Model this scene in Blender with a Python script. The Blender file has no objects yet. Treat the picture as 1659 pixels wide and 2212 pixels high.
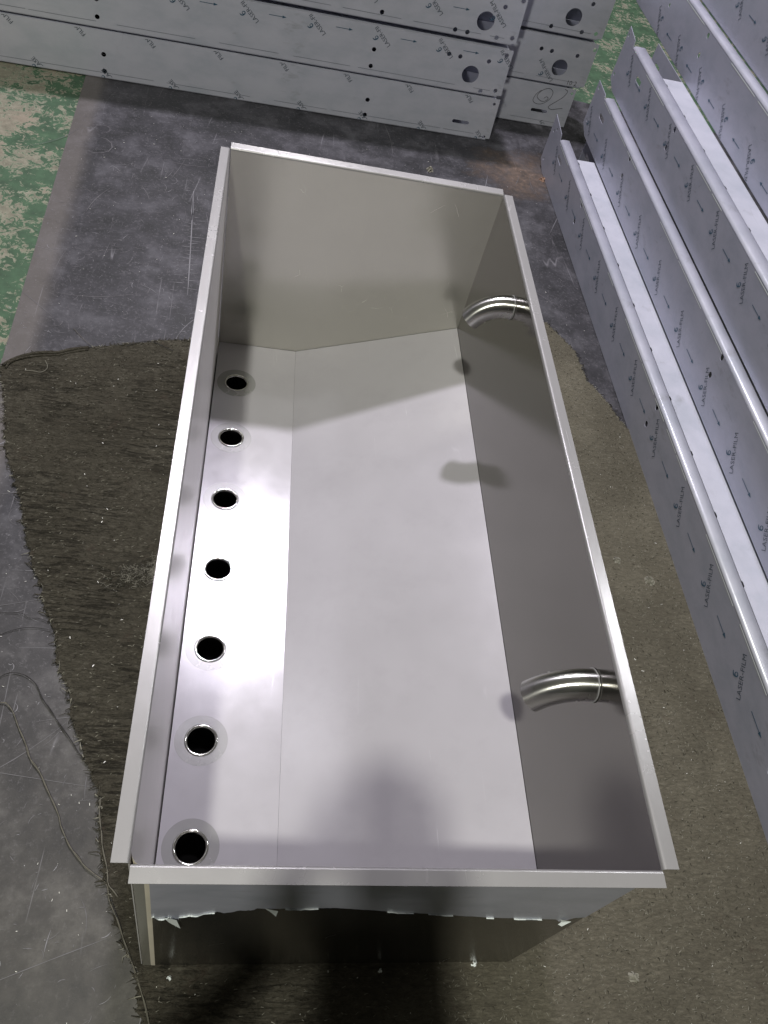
import bpy, bmesh, math, random
from mathutils import Vector, Matrix
random.seed(7)
S = bpy.context.scene
COL = S.collection

# ------------------------------------------------------------------ camera
RZ = 0.62                       # height of the trough rim above the floor
CAM = Vector((0.07157732, -0.26333444, 0.99676036 + RZ))
cd = bpy.data.cameras.new('camera'); cam = bpy.data.objects.new('camera', cd); COL.objects.link(cam)
R = ((0.97830021, -0.04150733, 0.20299224), (0.09240678, -0.78948298, -0.6067764), (0.18544459, 0.61236734, -0.76851581))
M = Matrix(((R[0][0], -R[1][0], -R[2][0], CAM.x), (R[0][1], -R[1][1], -R[2][1], CAM.y),
            (R[0][2], -R[1][2], -R[2][2], CAM.z), (0, 0, 0, 1)))
cam.matrix_world = M
cd.sensor_fit = 'HORIZONTAL'; cd.sensor_width = 36.0; cd.lens = 1774.577 / 1659 * 36.0
cd.clip_start = 0.02; cd.clip_end = 200
S.camera = cam
S.view_settings.view_transform = 'Standard'; S.view_settings.look = 'None'
S.view_settings.exposure = 0.0; S.view_settings.gamma = 1.0
try: S.cycles.max_bounces = 10; S.cycles.glossy_bounces = 8
except Exception: pass

# ------------------------------------------------------------------ dim hall light
w = bpy.data.worlds.new('World'); S.world = w; w.use_nodes = True
nt = w.node_tree; nt.nodes.clear()
out = nt.nodes.new('ShaderNodeOutputWorld'); bg = nt.nodes.new('ShaderNodeBackground')
tc = nt.nodes.new('ShaderNodeTexCoord'); sep = nt.nodes.new('ShaderNodeSeparateXYZ')
cr = nt.nodes.new('ShaderNodeValToRGB')
nt.links.new(tc.outputs['Generated'], sep.inputs[0]); nt.links.new(sep.outputs['Z'], cr.inputs[0])
cr.color_ramp.elements[0].position = 0.0; cr.color_ramp.elements[0].color = (.05, .05, .045, 1)
cr.color_ramp.elements[1].position = 0.9; cr.color_ramp.elements[1].color = (.52, .51, .42, 1)
e = cr.color_ramp.elements.new(0.45); e.color = (.20, .205, .17, 1)
nt.links.new(cr.outputs[0], bg.inputs[0]); bg.inputs[1].default_value = 0.30
nt.links.new(bg.outputs[0], out.inputs[0])

def lamp(name, loc, energy, size, color, sy=None):
    l = bpy.data.lights.new(name, 'AREA'); l.energy = energy; l.color = color
    if sy: l.shape = 'RECTANGLE'; l.size = size; l.size_y = sy
    else: l.shape = 'DISK'; l.size = size
    o = bpy.data.objects.new(name, l); COL.objects.link(o); o.location = loc
    return o
LAMP_Z = 5.5
lamp('hall_lamp', (0.25, 4.2, LAMP_Z), 330, 0.30, (.985, .94, 1.03))
lamp('hall_lamp', (0.35, 6.6, LAMP_Z), 45, 0.45, (1.0, .98, .95))
lamp('hall_lamp', (3.6, 3.2, LAMP_Z), 60, 0.45, (.97, .98, 1.0))  # added weak lamp, gives the steel extra reflections and shading
lamp('hall_lamp', (-0.80, -1.7, LAMP_Z), 330, 0.26, (1.0, 1.0, .88))

# ------------------------------------------------------------------ node helpers
class NB:
    def __init__(s, name):
        s.m = bpy.data.materials.new(name); s.m.use_nodes = True
        s.t = s.m.node_tree; s.b = s.t.nodes['Principled BSDF']; s.tc = s.t.nodes.new('ShaderNodeTexCoord')
    def n(s, typ, **k):
        x = s.t.nodes.new(typ)
        for a, b in k.items(): setattr(x, a, b)
        return x
    def l(s, a, b): s.t.links.new(a, b)
    def mapping(s, scale=(1, 1, 1), rot=(0, 0, 0), loc=(0, 0, 0)):
        m = s.n('ShaderNodeMapping'); m.inputs['Scale'].default_value = scale
        m.inputs['Rotation'].default_value = rot; m.inputs['Location'].default_value = loc
        s.l(s.tc.outputs['Object'], m.inputs[0]); return m.outputs[0]
    def noise(s, scale, detail=4, rough=.55, vec=None, dist=0.0):
        x = s.n('ShaderNodeTexNoise'); x.inputs['Scale'].default_value = scale
        x.inputs['Detail'].default_value = detail; x.inputs['Roughness'].default_value = rough
        x.inputs['Distortion'].default_value = dist
        s.l(vec if vec else s.tc.outputs['Object'], x.inputs['Vector']); return x.outputs['Fac']
    def ramp(s, fac, stops):
        r = s.n('ShaderNodeValToRGB'); els = r.color_ramp.elements
        while len(els) < len(stops): els.new(0.5)
        for el, (p, c) in zip(els, stops):
            el.position = p; el.color = (c, c, c, 1) if isinstance(c, (int, float)) else (*c, 1)
        s.l(fac, r.inputs[0]); return r.outputs[0]
    def mix(s, fac, a, b, mode='MIX'):
        x = s.n('ShaderNodeMix'); x.data_type = 'RGBA'; x.blend_type = mode
        for v, i in ((fac, 0), (a, 6), (b, 7)):
            if isinstance(v, (int, float)): x.inputs[i].default_value = v if i == 0 else (v, v, v, 1)
            elif isinstance(v, tuple): x.inputs[i].default_value = (*v, 1)
            else: s.l(v, x.inputs[i])
        return x.outputs[2]
    def math(s, op, a, b=0.0, c=None):
        x = s.n('ShaderNodeMath', operation=op)
        for i, v in enumerate((a, b, c)):
            if v is None: continue
            if isinstance(v, (int, float)): x.inputs[i].default_value = v
            else: s.l(v, x.inputs[i])
        return x.outputs[0]
    def bump(s, h, strength, dist=.002, normal=None):
        x = s.n('ShaderNodeBump'); x.inputs['Strength'].default_value = strength; x.inputs['Distance'].default_value = dist
        s.l(h, x.inputs['Height'])
        if normal: s.l(normal, x.inputs['Normal'])
        return x.outputs[0]
    def scratches(s, scale, rot, thin=.03, stretch=14, seedloc=(0, 0, 0), mask_scale=3.0, dens=.5):
        """thin curved hairlines: distance to a stretched distorted voronoi edge, cut to short bits"""
        v = s.mapping((scale, scale / stretch, scale), (0, 0, rot), seedloc)
        nz = s.n('ShaderNodeTexNoise'); nz.inputs['Scale'].default_value = 1.2; s.l(v, nz.inputs['Vector'])
        ad = s.n('ShaderNodeMix'); ad.data_type = 'RGBA'; ad.blend_type = 'LINEAR_LIGHT'; ad.inputs[0].default_value = .25
        s.l(v, ad.inputs[6]); s.l(nz.outputs['Color'], ad.inputs[7])
        vo = s.n('ShaderNodeTexVoronoi'); vo.feature = 'DISTANCE_TO_EDGE'; vo.inputs['Scale'].default_value = 1.0
        s.l(ad.outputs[2], vo.inputs['Vector'])
        line = s.ramp(vo.outputs['Distance'], [(0, 1), (thin, 0)])
        msk = s.ramp(s.noise(mask_scale, 3, .6, s.mapping(loc=(seedloc[0] + 3, seedloc[1], 0))), [(dens, 0), (dens + .08, 1)])
        return s.math('MULTIPLY', line, msk)
    def set(s, **k):
        for a, v in k.items():
            i = s.b.inputs[a.replace('_', ' ')]
            if isinstance(v, (int, float)): i.default_value = v
            elif isinstance(v, tuple): i.default_value = (*v, 1)
            else: s.l(v, i)
        return s.m

def steel(name, base=.60, rough=.30, tint=(1, 1, 1), aniso=0.0, blot=.06, metal=.90, haze=0.0, hrough=.58):
    b = NB(name)
    n1 = b.noise(3.5, 4, .6); n2 = b.noise(260, 2, .5, b.mapping((1, .08, 1)))
    n3 = b.noise(900, 2, .6)
    col = b.ramp(n1, [(.3, tuple(base * (1 - blot) * t for t in tint)), (.7, tuple(base * t for t in tint))])
    scr = b.scratches(9, .5, .012, 10, (1.3, 2.1, 0), 5, .60)
    scr2 = b.scratches(14, -1.1, .012, 8, (7.3, 1.1, 0), 6, .62)
    sc = b.math('MAXIMUM', scr, scr2)
    ro = b.math('ADD', b.math('MULTIPLY', b.math('ADD', n1, b.noise(17, 4, .7)), .10), rough - .10)
    ro = b.math('ADD', ro, b.math('MULTIPLY', sc, .12))
    col = b.mix(b.math('MULTIPLY', sc, .16), col, tuple(min(1, base * 1.45) * t for t in tint))
    smg = b.ramp(b.math('MULTIPLY', b.noise(6, 3, .6, b.mapping(loc=(4, 1, 2))), b.noise(31, 4, .7)), [(.26, 0), (.40, .05)])
    col = b.mix(smg, col, tuple(base * .55 * t for t in tint))
    h = b.math('ADD', b.math('MULTIPLY', n3, .55), b.math('MULTIPLY', n2, .45))
    b.set(Base_Color=col, Metallic=metal, Roughness=ro, Normal=b.bump(h, .18, .0006), Anisotropic=aniso)
    if haze:      # cold rolled sheet scatters in two lobes: a tight one and a wide hazy one
        p2 = b.n('ShaderNodeBsdfPrincipled'); mx = b.n('ShaderNodeMixShader'); mx.inputs[0].default_value = haze
        p2.inputs['Metallic'].default_value = metal; p2.inputs['Roughness'].default_value = hrough
        b.l(col, p2.inputs['Base Color']); b.l(b.b.inputs['Normal'].links[0].from_socket, p2.inputs['Normal'])
        mo = [x for x in b.t.nodes if x.type == 'OUTPUT_MATERIAL'][0]
        b.l(b.b.outputs[0], mx.inputs[1]); b.l(p2.outputs[0], mx.inputs[2]); b.l(mx.outputs[0], mo.inputs['Surface'])
    return b.m
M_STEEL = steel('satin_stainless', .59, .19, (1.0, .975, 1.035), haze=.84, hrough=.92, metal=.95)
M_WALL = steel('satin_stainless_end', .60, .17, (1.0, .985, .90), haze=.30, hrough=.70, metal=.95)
M_SIDE_SHADE = steel('satin_stainless_side_shaded', .25, .10, (1.0, .965, .90), haze=.08, metal=1.0)  # right wall steel, base darkened to carry its shade
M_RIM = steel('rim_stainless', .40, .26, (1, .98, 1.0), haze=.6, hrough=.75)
M_SIDE_LIT = steel('satin_stainless_left_lit', .70, .17, (1.0, .975, .99), haze=.65, hrough=.85, metal=.97)  # same steel for the left wall, base lightened as the lit copy
M_POL = steel('polished_stainless', .62, .12, (1, .99, .97), blot=.12, metal=1.0)
M_HALO = steel('ground_stainless', .42, .26, (1, .99, 1.01), blot=.1, haze=.82, hrough=.9)
M_DARKST = steel('bare_outer_stainless', .24, .20, (1, .96, .9), blot=.35)  # base darkened for the shaded ground the bare steel mirrors

M_PIPE = steel('brushed_pipe_stainless', .62, .26, (1, .99, .97), blot=.1, metal=1.0, aniso=.9)
tg = M_PIPE.node_tree.nodes.new('ShaderNodeTangent'); tg.direction_type = 'UV_MAP'; tg.uv_map = 'grain'
M_PIPE.node_tree.links.new(tg.outputs[0], M_PIPE.node_tree.nodes['Principled BSDF'].inputs['Tangent'])
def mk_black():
    b = NB('bore_shade_black'); return b.set(Base_Color=(.003, .003, .003), Roughness=.9, Specular_IOR_Level=.02)
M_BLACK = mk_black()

def mk_film(name, base, blue=1.03):
    b = NB(name)
    smu = b.noise(9, 5, .65, b.mapping((1, 1, 2.2)))
    fine = b.noise(60, 4, .7)
    col = b.ramp(smu, [(.28, (base * .86, base * .9, base * .92 * blue)), (.55, (base, base * 1.01, base * 1.03 * blue)), (.8, (base * 1.06, base * 1.07, base * 1.08 * blue))])
    dark = b.ramp(b.math('MULTIPLY', b.noise(28, 4, .7, b.mapping((.6, .6, 2))), b.noise(5, 2, .5)), [(.36, 0), (.50, .38)])
    col = b.mix(dark, col, (base * .42, base * .43, base * .44))
    sc = b.scratches(22, .9, .018, 6, (2, 4, 1), 8, .60)
    col = b.mix(b.math('MULTIPLY', sc, .3), col, (base * .45, base * .45, base * .47))
    h = b.math('ADD', b.math('MULTIPLY', b.noise(14, 3, .5, b.mapping((1, 1, .6))), .8), b.math('MULTIPLY', fine, .2))
    return b.set(Base_Color=col, Metallic=.25, Roughness=b.ramp(smu, [(.3, .30), (.7, .42)]), Normal=b.bump(h, .38, .003))
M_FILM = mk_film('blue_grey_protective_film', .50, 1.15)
M_FILM_SHADE = mk_film('blue_grey_protective_film_shaded', .35, 1.22)  # same film, darker: shade on the side faces put in the colour
M_FILMT = mk_film('pale_protective_film_on_trough', .42, 1.16)

def flat(name, col, rough=.6, metal=0.0):
    b = NB(name); return b.set(Base_Color=col, Roughness=rough, Metallic=metal)
M_INK = flat('dark_blue_print', (.05, .065, .09), .5)
M_INKB = flat('strong_blue_print', (.035, .085, .14), .5)
M_PEN = flat('black_marker', (.02, .02, .022), .5)
M_EDGE = flat('torn_film_edge', (.72, .76, .77), .5)

def mk_plate():
    b = NB('dark_scuffed_plate')
    n = b.noise(7, 6, .72); n2 = b.noise(2.2, 4, .6); n3 = b.noise(130, 4, .8)
    col = b.ramp(n, [(.36, (.009, .009, .011)), (.50, (.023, .022, .027)), (.66, (.066, .064, .075))])
    col = b.mix(b.ramp(n3, [(.55, 0), (.68, .65)]), col, (.13, .125, .14))
    # worn pale band along the left edge, brown towards the front
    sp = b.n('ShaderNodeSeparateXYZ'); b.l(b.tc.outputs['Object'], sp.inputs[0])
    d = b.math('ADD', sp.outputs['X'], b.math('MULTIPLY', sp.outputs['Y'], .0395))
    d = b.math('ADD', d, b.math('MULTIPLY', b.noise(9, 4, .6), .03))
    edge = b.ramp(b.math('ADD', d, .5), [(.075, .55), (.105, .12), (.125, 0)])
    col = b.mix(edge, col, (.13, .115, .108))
    front = b.ramp(b.math('ADD', b.math('MULTIPLY', sp.outputs['Y'], .5), b.math('MULTIPLY', n2, .3)), [(.15, .75), (.62, 0)])
    col = b.mix(front, col, b.ramp(n, [(.36, (.022, .020, .018)), (.52, (.050, .046, .040)), (.68, (.105, .098, .086))]))
    # rust bloom behind the trough
    v = b.n('ShaderNodeVectorMath', operation='DISTANCE'); b.l(b.tc.outputs['Object'], v.inputs[0]); v.inputs[1].default_value = (1.10, 2.83, 0)
    r = b.math('ADD', v.outputs['Value'], b.math('MULTIPLY', b.noise(7, 5, .7), .38))
    rust = b.ramp(r, [(.24, .85), (.40, 0)])
    col = b.mix(rust, col, b.ramp(b.noise(40, 4, .7), [(.35, (.060, .045, .036)), (.6, (.125, .085, .064)), (.75, (.21, .155, .125))]))
    a = b.scratches(7, .35, .006, 16, (0, 0, 0), 3.2, .56); c = b.scratches(8, -1.25, .006, 16, (5, 2, 0), 4, .56)
    e2 = b.scratches(26, 1.35, .010, 7, (9, 2, 0), 7, .58); f = b.scratches(60, -.4, .028, 3, (3, 8, 0), 14, .57)
    s = b.math('MAXIMUM', a, c)
    col = b.mix(b.math('MULTIPLY', s, .45), col, (.27, .26, .29))
    fl = b.n('ShaderNodeTexVoronoi'); fl.inputs['Scale'].default_value = 75; b.l(b.tc.outputs['Object'], fl.inputs['Vector'])
    fk = b.math('MULTIPLY', b.ramp(fl.outputs['Distance'], [(.04, 1), (.08, 0)]), b.ramp(b.noise(21, 2), [(.56, 0), (.62, 1)]))
    col = b.mix(fk, col, (.34, .33, .35))
    return b.set(Base_Color=col, Metallic=.2, Roughness=b.ramp(n, [(.3, .48), (.7, .68)]),
                 Normal=b.bump(b.math('ADD', n, b.math('MULTIPLY', n3, .4)), .35, .002))
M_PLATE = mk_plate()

def mk_ground():
    b = NB('chipped_green_paint_on_concrete')
    fl = b.noise(7.0, 3, .6); ch = b.noise(34, 6, .74, None, 1.2)
    sp = b.n('ShaderNodeSeparateXYZ'); b.l(b.tc.outputs['Object'], sp.inputs[0])
    edge = b.ramp(b.math('ADD', sp.outputs['X'], 1.6), [(.70, 0), (.97, .10)])
    m = b.math('ADD', b.math('ADD', b.math('MULTIPLY', fl, .42), b.math('MULTIPLY', ch, .62)), edge)
    # paint survives near the plate edge
    mask = b.ramp(m, [(.572, 0), (.590, 1)])
    con = b.ramp(b.noise(30, 6, .75), [(.3, (.085, .080, .058)), (.5, (.155, .147, .110)), (.72, (.225, .213, .168))])
    con = b.mix(b.ramp(b.noise(70, 3, .7), [(.60, 0), (.68, .8)]), con, (.09, .085, .06))
    con = b.mix(b.ramp(b.noise(2.6, 3, .6), [(.5, 0), (.62, .5)]), con, (.24, .19, .15))
    grn = b.ramp(b.noise(20, 5, .65), [(.3, (.020, .046, .024)), (.6, (.038, .085, .044)), (.8, (.085, .14, .08))])
    col = b.mix(mask, con, grn)
    rim = b.ramp(m, [(.562, 0), (.576, .5), (.592, 0)])
    col = b.mix(rim, col, (.42, .48, .36))
    h = b.math('ADD', b.math('MULTIPLY', mask, .6), b.math('MULTIPLY', ch, .6))
    return b.set(Base_Color=col, Roughness=.72, Normal=b.bump(h, .6, .003))
M_GROUND = mk_ground()

def mk_carpet():
    b = NB('dirty_olive_felt_carpet')
    n1 = b.noise(6, 5, .7); n2 = b.noise(125, 6, .84, b.mapping((.55, 1.3, 1), (0, 0, .35)), .8); n3 = b.noise(330, 3, .7)
    col = b.ramp(n1, [(.3, (.042, .037, .028)), (.55, (.060, .054, .042)), (.75, (.085, .077, .061))])
    col = b.mix(b.ramp(n2, [(.40, .7), (.50, 0)]), col, (.020, .018, .014))
    col = b.mix(b.ramp(n2, [(.54, 0), (.65, .60)]), col, (.14, .132, .110))
    sp = b.n('ShaderNodeSeparateXYZ'); b.l(b.tc.outputs['Object'], sp.inputs[0])
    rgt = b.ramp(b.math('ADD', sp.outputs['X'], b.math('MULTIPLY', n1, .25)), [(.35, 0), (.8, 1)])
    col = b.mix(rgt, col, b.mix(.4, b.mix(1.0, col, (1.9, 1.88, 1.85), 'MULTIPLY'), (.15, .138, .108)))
    col = b.mix(b.ramp(b.noise(16, 4, .8), [(.60, 0), (.7, .35)]), col, (.06, .04, .032))
    cre = b.noise(38, 5, .75, b.mapping((.30, 2.1, 1), (0, 0, .30)), 1.2)
    crm = b.math('MULTIPLY', b.ramp(cre, [(.40, 1), (.47, 0)]), b.ramp(b.noise(5, 3, .6, b.mapping(loc=(9, 3, 0))), [(.42, 0), (.58, 1)]))
    crm = b.math('MULTIPLY', crm, b.math('SUBTRACT', 1.0, b.math('MULTIPLY', rgt, .93)))
    col = b.mix(b.math('MULTIPLY', crm, .45), col, (.018, .016, .012))
    col = b.mix(b.ramp(b.noise(3.2, 4, .65, b.mapping(loc=(2, 7, 0))), [(.42, .25), (.56, 0)]), col, (.036, .032, .024))
    h = b.math('ADD', b.math('ADD', b.math('MULTIPLY', n2, .6), b.math('MULTIPLY', n3, .2)), b.math('MULTIPLY', crm, -.4))
    return b.set(Base_Color=col, Roughness=.95, Normal=b.bump(h, 1.0, .010), Specular_IOR_Level=.15)
M_CARPET = mk_carpet()
M_FIBRE = flat('carpet_fibre_dark', (.035, .031, .022), .9)
M_FIBREL = flat('carpet_fibre_light', (.19, .18, .15), .8)
M_THREAD = flat('grey_brown_thread', (.10, .092, .075), .8)
M_THREADD = flat('dark_thread', (.018, .017, .016), .8)
M_CHIP = flat('bright_metal_chip', (.75, .74, .70), .35, .3)

# ------------------------------------------------------------------ mesh helpers
K = 1.02537
C0 = Vector((CAM.x, CAM.y, CAM.z - RZ))
def W3(p):
    """floor-standing things were measured for a floor 4 cm nearer the lens; put them on the real floor at true size"""
    return C0 * (1 - K) + Vector(p) * K + Vector((0, 0, RZ))
def GP(x, y): v = W3((x, y, -.58)); return (v.x, v.y)

def tag(o, label=None, cat=None, group=None, kind=None):
    if label: o['label'] = label
    if cat: o['category'] = cat
    if group: o['group'] = group
    if kind: o['kind'] = kind
    return o
def empty(name, loc):
    o = bpy.data.objects.new(name, None); o.empty_display_size = .1; COL.objects.link(o); o.location = loc; return o
def link(name, bm, mats, parent=None, smooth=False, origin=None):
    me = bpy.data.meshes.new(name)
    if origin is None: origin = parent_world(parent) if parent else Vector((0, 0, 0))
    bmesh.ops.translate(bm, verts=bm.verts, vec=-Vector(origin))
    bm.normal_update(); bm.to_mesh(me); bm.free()
    for m in (mats if isinstance(mats, (list, tuple)) else [mats]): me.materials.append(m)
    if smooth:
        for p in me.polygons: p.use_smooth = True
    o = bpy.data.objects.new(name, me); COL.objects.link(o)
    if parent: o.parent = parent; o.location = Vector(origin) - parent_world(parent)
    else: o.location = origin
    return o
def parent_world(o):
    v = Vector(o.location)
    while o.parent: o = o.parent; v += Vector(o.location)
    return v

def plate_bm(outer, holes, th, xf, mat=0, bm=None):
    """flat plate with real holes: outer/holes 2D point lists, thickness th, xf maps (u,v,w) to space, w in 0..th"""
    cu = bpy.data.curves.new('tmp', 'CURVE'); cu.dimensions = '2D'; cu.fill_mode = 'BOTH'; cu.extrude = th / 2
    for pts in [outer] + list(holes):
        sp = cu.splines.new('POLY'); sp.points.add(len(pts) - 1)
        for i, p in enumerate(pts): sp.points[i].co = (p[0], p[1], 0, 1)
        sp.use_cyclic_u = True
    return curve_into(cu, xf, th / 2, bm, mat)
def curve_into(cu, xf, zoff, bm, mat):
    ob = bpy.data.objects.new('tmp', cu); COL.objects.link(ob)
    dg = bpy.context.evaluated_depsgraph_get(); dg.update()
    me = bpy.data.meshes.new_from_object(ob.evaluated_get(dg))
    bpy.data.objects.remove(ob)
    if bm is None: bm = bmesh.new()
    base = len(bm.verts)
    vs = [bm.verts.new(xf(v.co.x, v.co.y, v.co.z + zoff)) for v in me.vertices]
    for p in me.polygons:
        try:
            f = bm.faces.new([vs[i] for i in p.vertices]); f.material_index = mat
        except ValueError: pass
    bpy.data.meshes.remove(me)
    bmesh.ops.remove_doubles(bm, verts=bm.verts[base:] if base else bm.verts, dist=1e-6)
    bmesh.ops.recalc_face_normals(bm, faces=bm.faces)
    return bm
def text_into(txt, size, xf, bm, mat=0, offset=-.003):
    cu = bpy.data.curves.new('tmp', 'FONT'); cu.body = txt; cu.size = size; cu.fill_mode = 'FRONT'
    cu.offset = offset * size; cu.align_x = 'CENTER'; cu.align_y = 'CENTER'; cu.resolution_u = 2
    return curve_into(cu, xf, 0, bm, mat)
def circ(x, y, r, n=24, a0=0):
    return [(x + r * math.cos(a0 + 2 * math.pi * i / n), y + r * math.sin(a0 + 2 * math.pi * i / n)) for i in range(n)]
def slot(x, y, L, h, n=8, ang=0):
    r = h / 2; pts = []
    for i in range(n + 1): a = -math.pi / 2 + math.pi * i / n; pts.append((L / 2 - r + r * math.cos(a), r * math.sin(a)))
    for i in range(n + 1): a = math.pi / 2 + math.pi * i / n; pts.append((-L / 2 + r + r * math.cos(a), r * math.sin(a)))
    ca, sa = math.cos(ang), math.sin(ang)
    return [(x + px * ca - py * sa, y + px * sa + py * ca) for px, py in pts]
def sweep(bm, prof, p0, p1, xf, mat=0, closed=False, n=1):
    """extrude a profile (list of (t,z)) between s=p0 and s=p1"""
    rows = []
    for k in range(n + 1):
        s = p0 + (p1 - p0) * k / n
        rows.append([bm.verts.new(xf(s, a, b)) for a, b in prof])
    m = len(prof)
    for k in range(n):
        for i in range(m if closed else m - 1):
            j = (i + 1) % m
            f = bm.faces.new((rows[k][i], rows[k][j], rows[k + 1][j], rows[k + 1][i])); f.material_index = mat
    if closed:
        for r in (rows[0], rows[-1]):
            f = bm.faces.new(r); f.material_index = mat
    return bm
def box(bm, a, b, xf=lambda x, y, z: (x, y, z), mat=0):
    vs = [bm.verts.new(xf(x, y, z)) for x in (a[0], b[0]) for y in (a[1], b[1]) for z in (a[2], b[2])]
    for q in ((0, 1, 3, 2), (4, 6, 7, 5), (0, 4, 5, 1), (2, 3, 7, 6), (0, 2, 6, 4), (1, 5, 7, 3)):
        f = bm.faces.new([vs[i] for i in q]); f.material_index = mat
def tube(bm, pts, r, seg=6, mat=0, taper=None, cap=True):
    pts = [Vector(p) for p in pts]; rings = []; up = Vector((0, 0, 1)); prev = None
    for i, p in enumerate(pts):
        d = (pts[min(i + 1, len(pts) - 1)] - pts[max(i - 1, 0)]).normalized()
        x = prev - d * prev.dot(d) if prev else (up.cross(d) if abs(d.z) < .95 else Vector((1, 0, 0)).cross(d))
        x.normalize(); prev = x; y = d.cross(x)
        rr = r * (taper[i] if taper else 1)
        rings.append([bm.verts.new(p + (x * math.cos(2 * math.pi * k / seg) + y * math.sin(2 * math.pi * k / seg)) * rr) for k in range(seg)])
    for a, b in zip(rings, rings[1:]):
        for k in range(seg):
            f = bm.faces.new((a[k], a[(k + 1) % seg], b[(k + 1) % seg], b[k])); f.material_index = mat; f.smooth = True
    if cap:
        for rg in (rings[0], rings[-1]):
            f = bm.faces.new(rg); f.material_index = mat
    return rings
def smoothpath(pts, sub=6):
    P = [Vector(p) for p in pts]; out = []
    for i in range(len(P) - 1):
        a = P[max(i - 1, 0)]; b = P[i]; c = P[i + 1]; d = P[min(i + 2, len(P) - 1)]
        for k in range(sub):
            t = k / sub
            out.append(.5 * ((2 * b) + (c - a) * t + (2 * a - 5 * b + 4 * c - d) * t * t + (3 * b - a - 3 * c + d) * t ** 3))
    out.append(P[-1]); return out
def lathe(bm, prof, c, n=48, mat=0, closed=True):
    rings = [[bm.verts.new((c[0] + r * math.cos(2 * math.pi * k / n), c[1] + r * math.sin(2 * math.pi * k / n), c[2] + z)) for k in range(n)] for r, z in prof]
    for a, b in zip(rings, rings[1:]):
        for k in range(n):
            f = bm.faces.new((a[k], a[(k + 1) % n], b[(k + 1) % n], b[k])); f.material_index = mat; f.smooth = True

# ------------------------------------------------------------------ the setting: floor and plate
bm = bmesh.new(); bmesh.ops.create_grid(bm, x_segments=2, y_segments=2, size=20)
tag(link('ground', bm, M_GROUND), kind='structure')
PL = [(-.62, 3.62), (-.59, 2.895), (-.53, 1.38), (-.475, 0), (-.43, -1.3), (2.6, -1.3), (2.6, 3.42), (1.542, 3.492), (1.447, 3.501), (.6, 3.56)]
bm = plate_bm([GP(*p) for p in PL], [], .003, lambda u, v, wz: (u, v, .001 + wz))
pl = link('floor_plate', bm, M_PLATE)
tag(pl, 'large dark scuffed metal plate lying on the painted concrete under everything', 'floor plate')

M_SCR = flat('pale_scratch', (.17, .165, .185), .6)
M_SCR2 = flat('faint_scratch', (.095, .09, .10), .6)
bm = bmesh.new(); rs = random.Random(12)
def scratch(x, y, a, ln, wd, curve, mat):
    prev = None; n = 7
    for k in range(n + 1):
        t = k / n; aa = a + curve * (t - .5); 
        if k: x += math.cos(aa) * ln / n; y += math.sin(aa) * ln / n
        w_ = wd * math.sin(math.pi * (.08 + .84 * t)) * rs.uniform(.5, 1.2)
        gx, gy = x, y
        cur = (bm.verts.new((gx - math.sin(aa) * w_, gy + math.cos(aa) * w_, .0048)), bm.verts.new((gx + math.sin(aa) * w_, gy - math.cos(aa) * w_, .0048)))
        if prev: f = bm.faces.new((prev[0], prev[1], cur[1], cur[0])); f.material_index = mat
        prev = cur
for i in range(1500):
    u = rs.random()
    if u < .45: x, y = rs.uniform(-.56, .02), rs.uniform(1.35, 2.85)
    elif u < .75: x, y = rs.uniform(-.50, .0), rs.uniform(-.15, 1.2)
    else: x, y = rs.uniform(.0, 1.2), rs.uniform(1.85, 2.9)
    big = rs.random() < .035
    a = rs.choice([rs.gauss(.1, .35), rs.gauss(1.45, .35), rs.uniform(0, 6.28)])
    scratch(*GP(x, y), a, rs.uniform(.08, .32) if big else rs.expovariate(1 / .012) + .004, rs.uniform(.0006, .0013) if big else rs.uniform(.0003, .0009), rs.gauss(0, .5 if big else 1.2), 1 if rs.random() < .7 else 0)
scratch(*GP(-.103, 1.725), 1.637, .54, .0017, .02, 0); scratch(*GP(-.128, 2.10), 1.637, .17, .0036, .0, 0)
for k in range(22): scratch(*GP(-.135 + rs.uniform(-.02, .03), 1.74 + k * .018), rs.gauss(.05, .12), rs.uniform(.02, .06), .0009, .2, 0)
scratch(*GP(-.475, 2.50), -1.6, .19, .0022, -3.6, 1); scratch(*GP(-.50, 2.55), -.4, .13, .0014, -5.0, 1)
tag(link('scratch_marks', bm, [M_SCR, M_SCR2], pl, origin=(0, 0, 0)), kind='stuff')

# ------------------------------------------------------------------ carpet
CP = [(-.526, 1.332), (-.473, 1.395), (-.377, 1.431), (-.277, 1.465), (-.173, 1.504), (-.071, 1.532), (.2, 1.60), (.6, 1.74), (.95, 1.86),
      (1.024, 1.832), (1.099, 1.708), (1.112, 1.576), (1.163, 1.484), (1.196, 1.391), (1.45, 1.2), (1.8, .7), (1.9, 0), (1.9, -1.1), (.9, -1.15), (.06, -1.1),
      (.05, -.3), (.03, -.15), (.013, -.09), (.001, -.064), (-.008, -.015), (-.04, .036), (-.067, .103), (-.085, .144), (-.1, .202), (-.11, .262),
      (-.127, .293), (-.153, .352), (-.183, .415), (-.207, .478), (-.237, .533), (-.241, .555), (-.259, .612), (-.295, .68),
      (-.325, .755), (-.358, .829), (-.383, .911), (-.448, 1.057), (-.487, 1.213)]
rc = random.Random(3)
dense = []
for i, p in enumerate(CP):
    q = CP[(i + 1) % len(CP)]; L = math.hypot(q[0] - p[0], q[1] - p[1]); n = max(1, int(L / .006))
    for k in range(n):
        t = k / n; jit = .0028
        dense.append((p[0] + (q[0] - p[0]) * t + rc.gauss(0, jit), p[1] + (q[1] - p[1]) * t + rc.gauss(0, jit)))
carpet = empty('carpet', GP(.7, .6) + (0,))
tag(carpet, 'frayed olive brown felt carpet lying on the dark plate under the trough', 'carpet')
bm = plate_bm([GP(*p) for p in dense], [], .005, lambda u, v, wz: (u, v, .0045 + wz))
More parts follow.
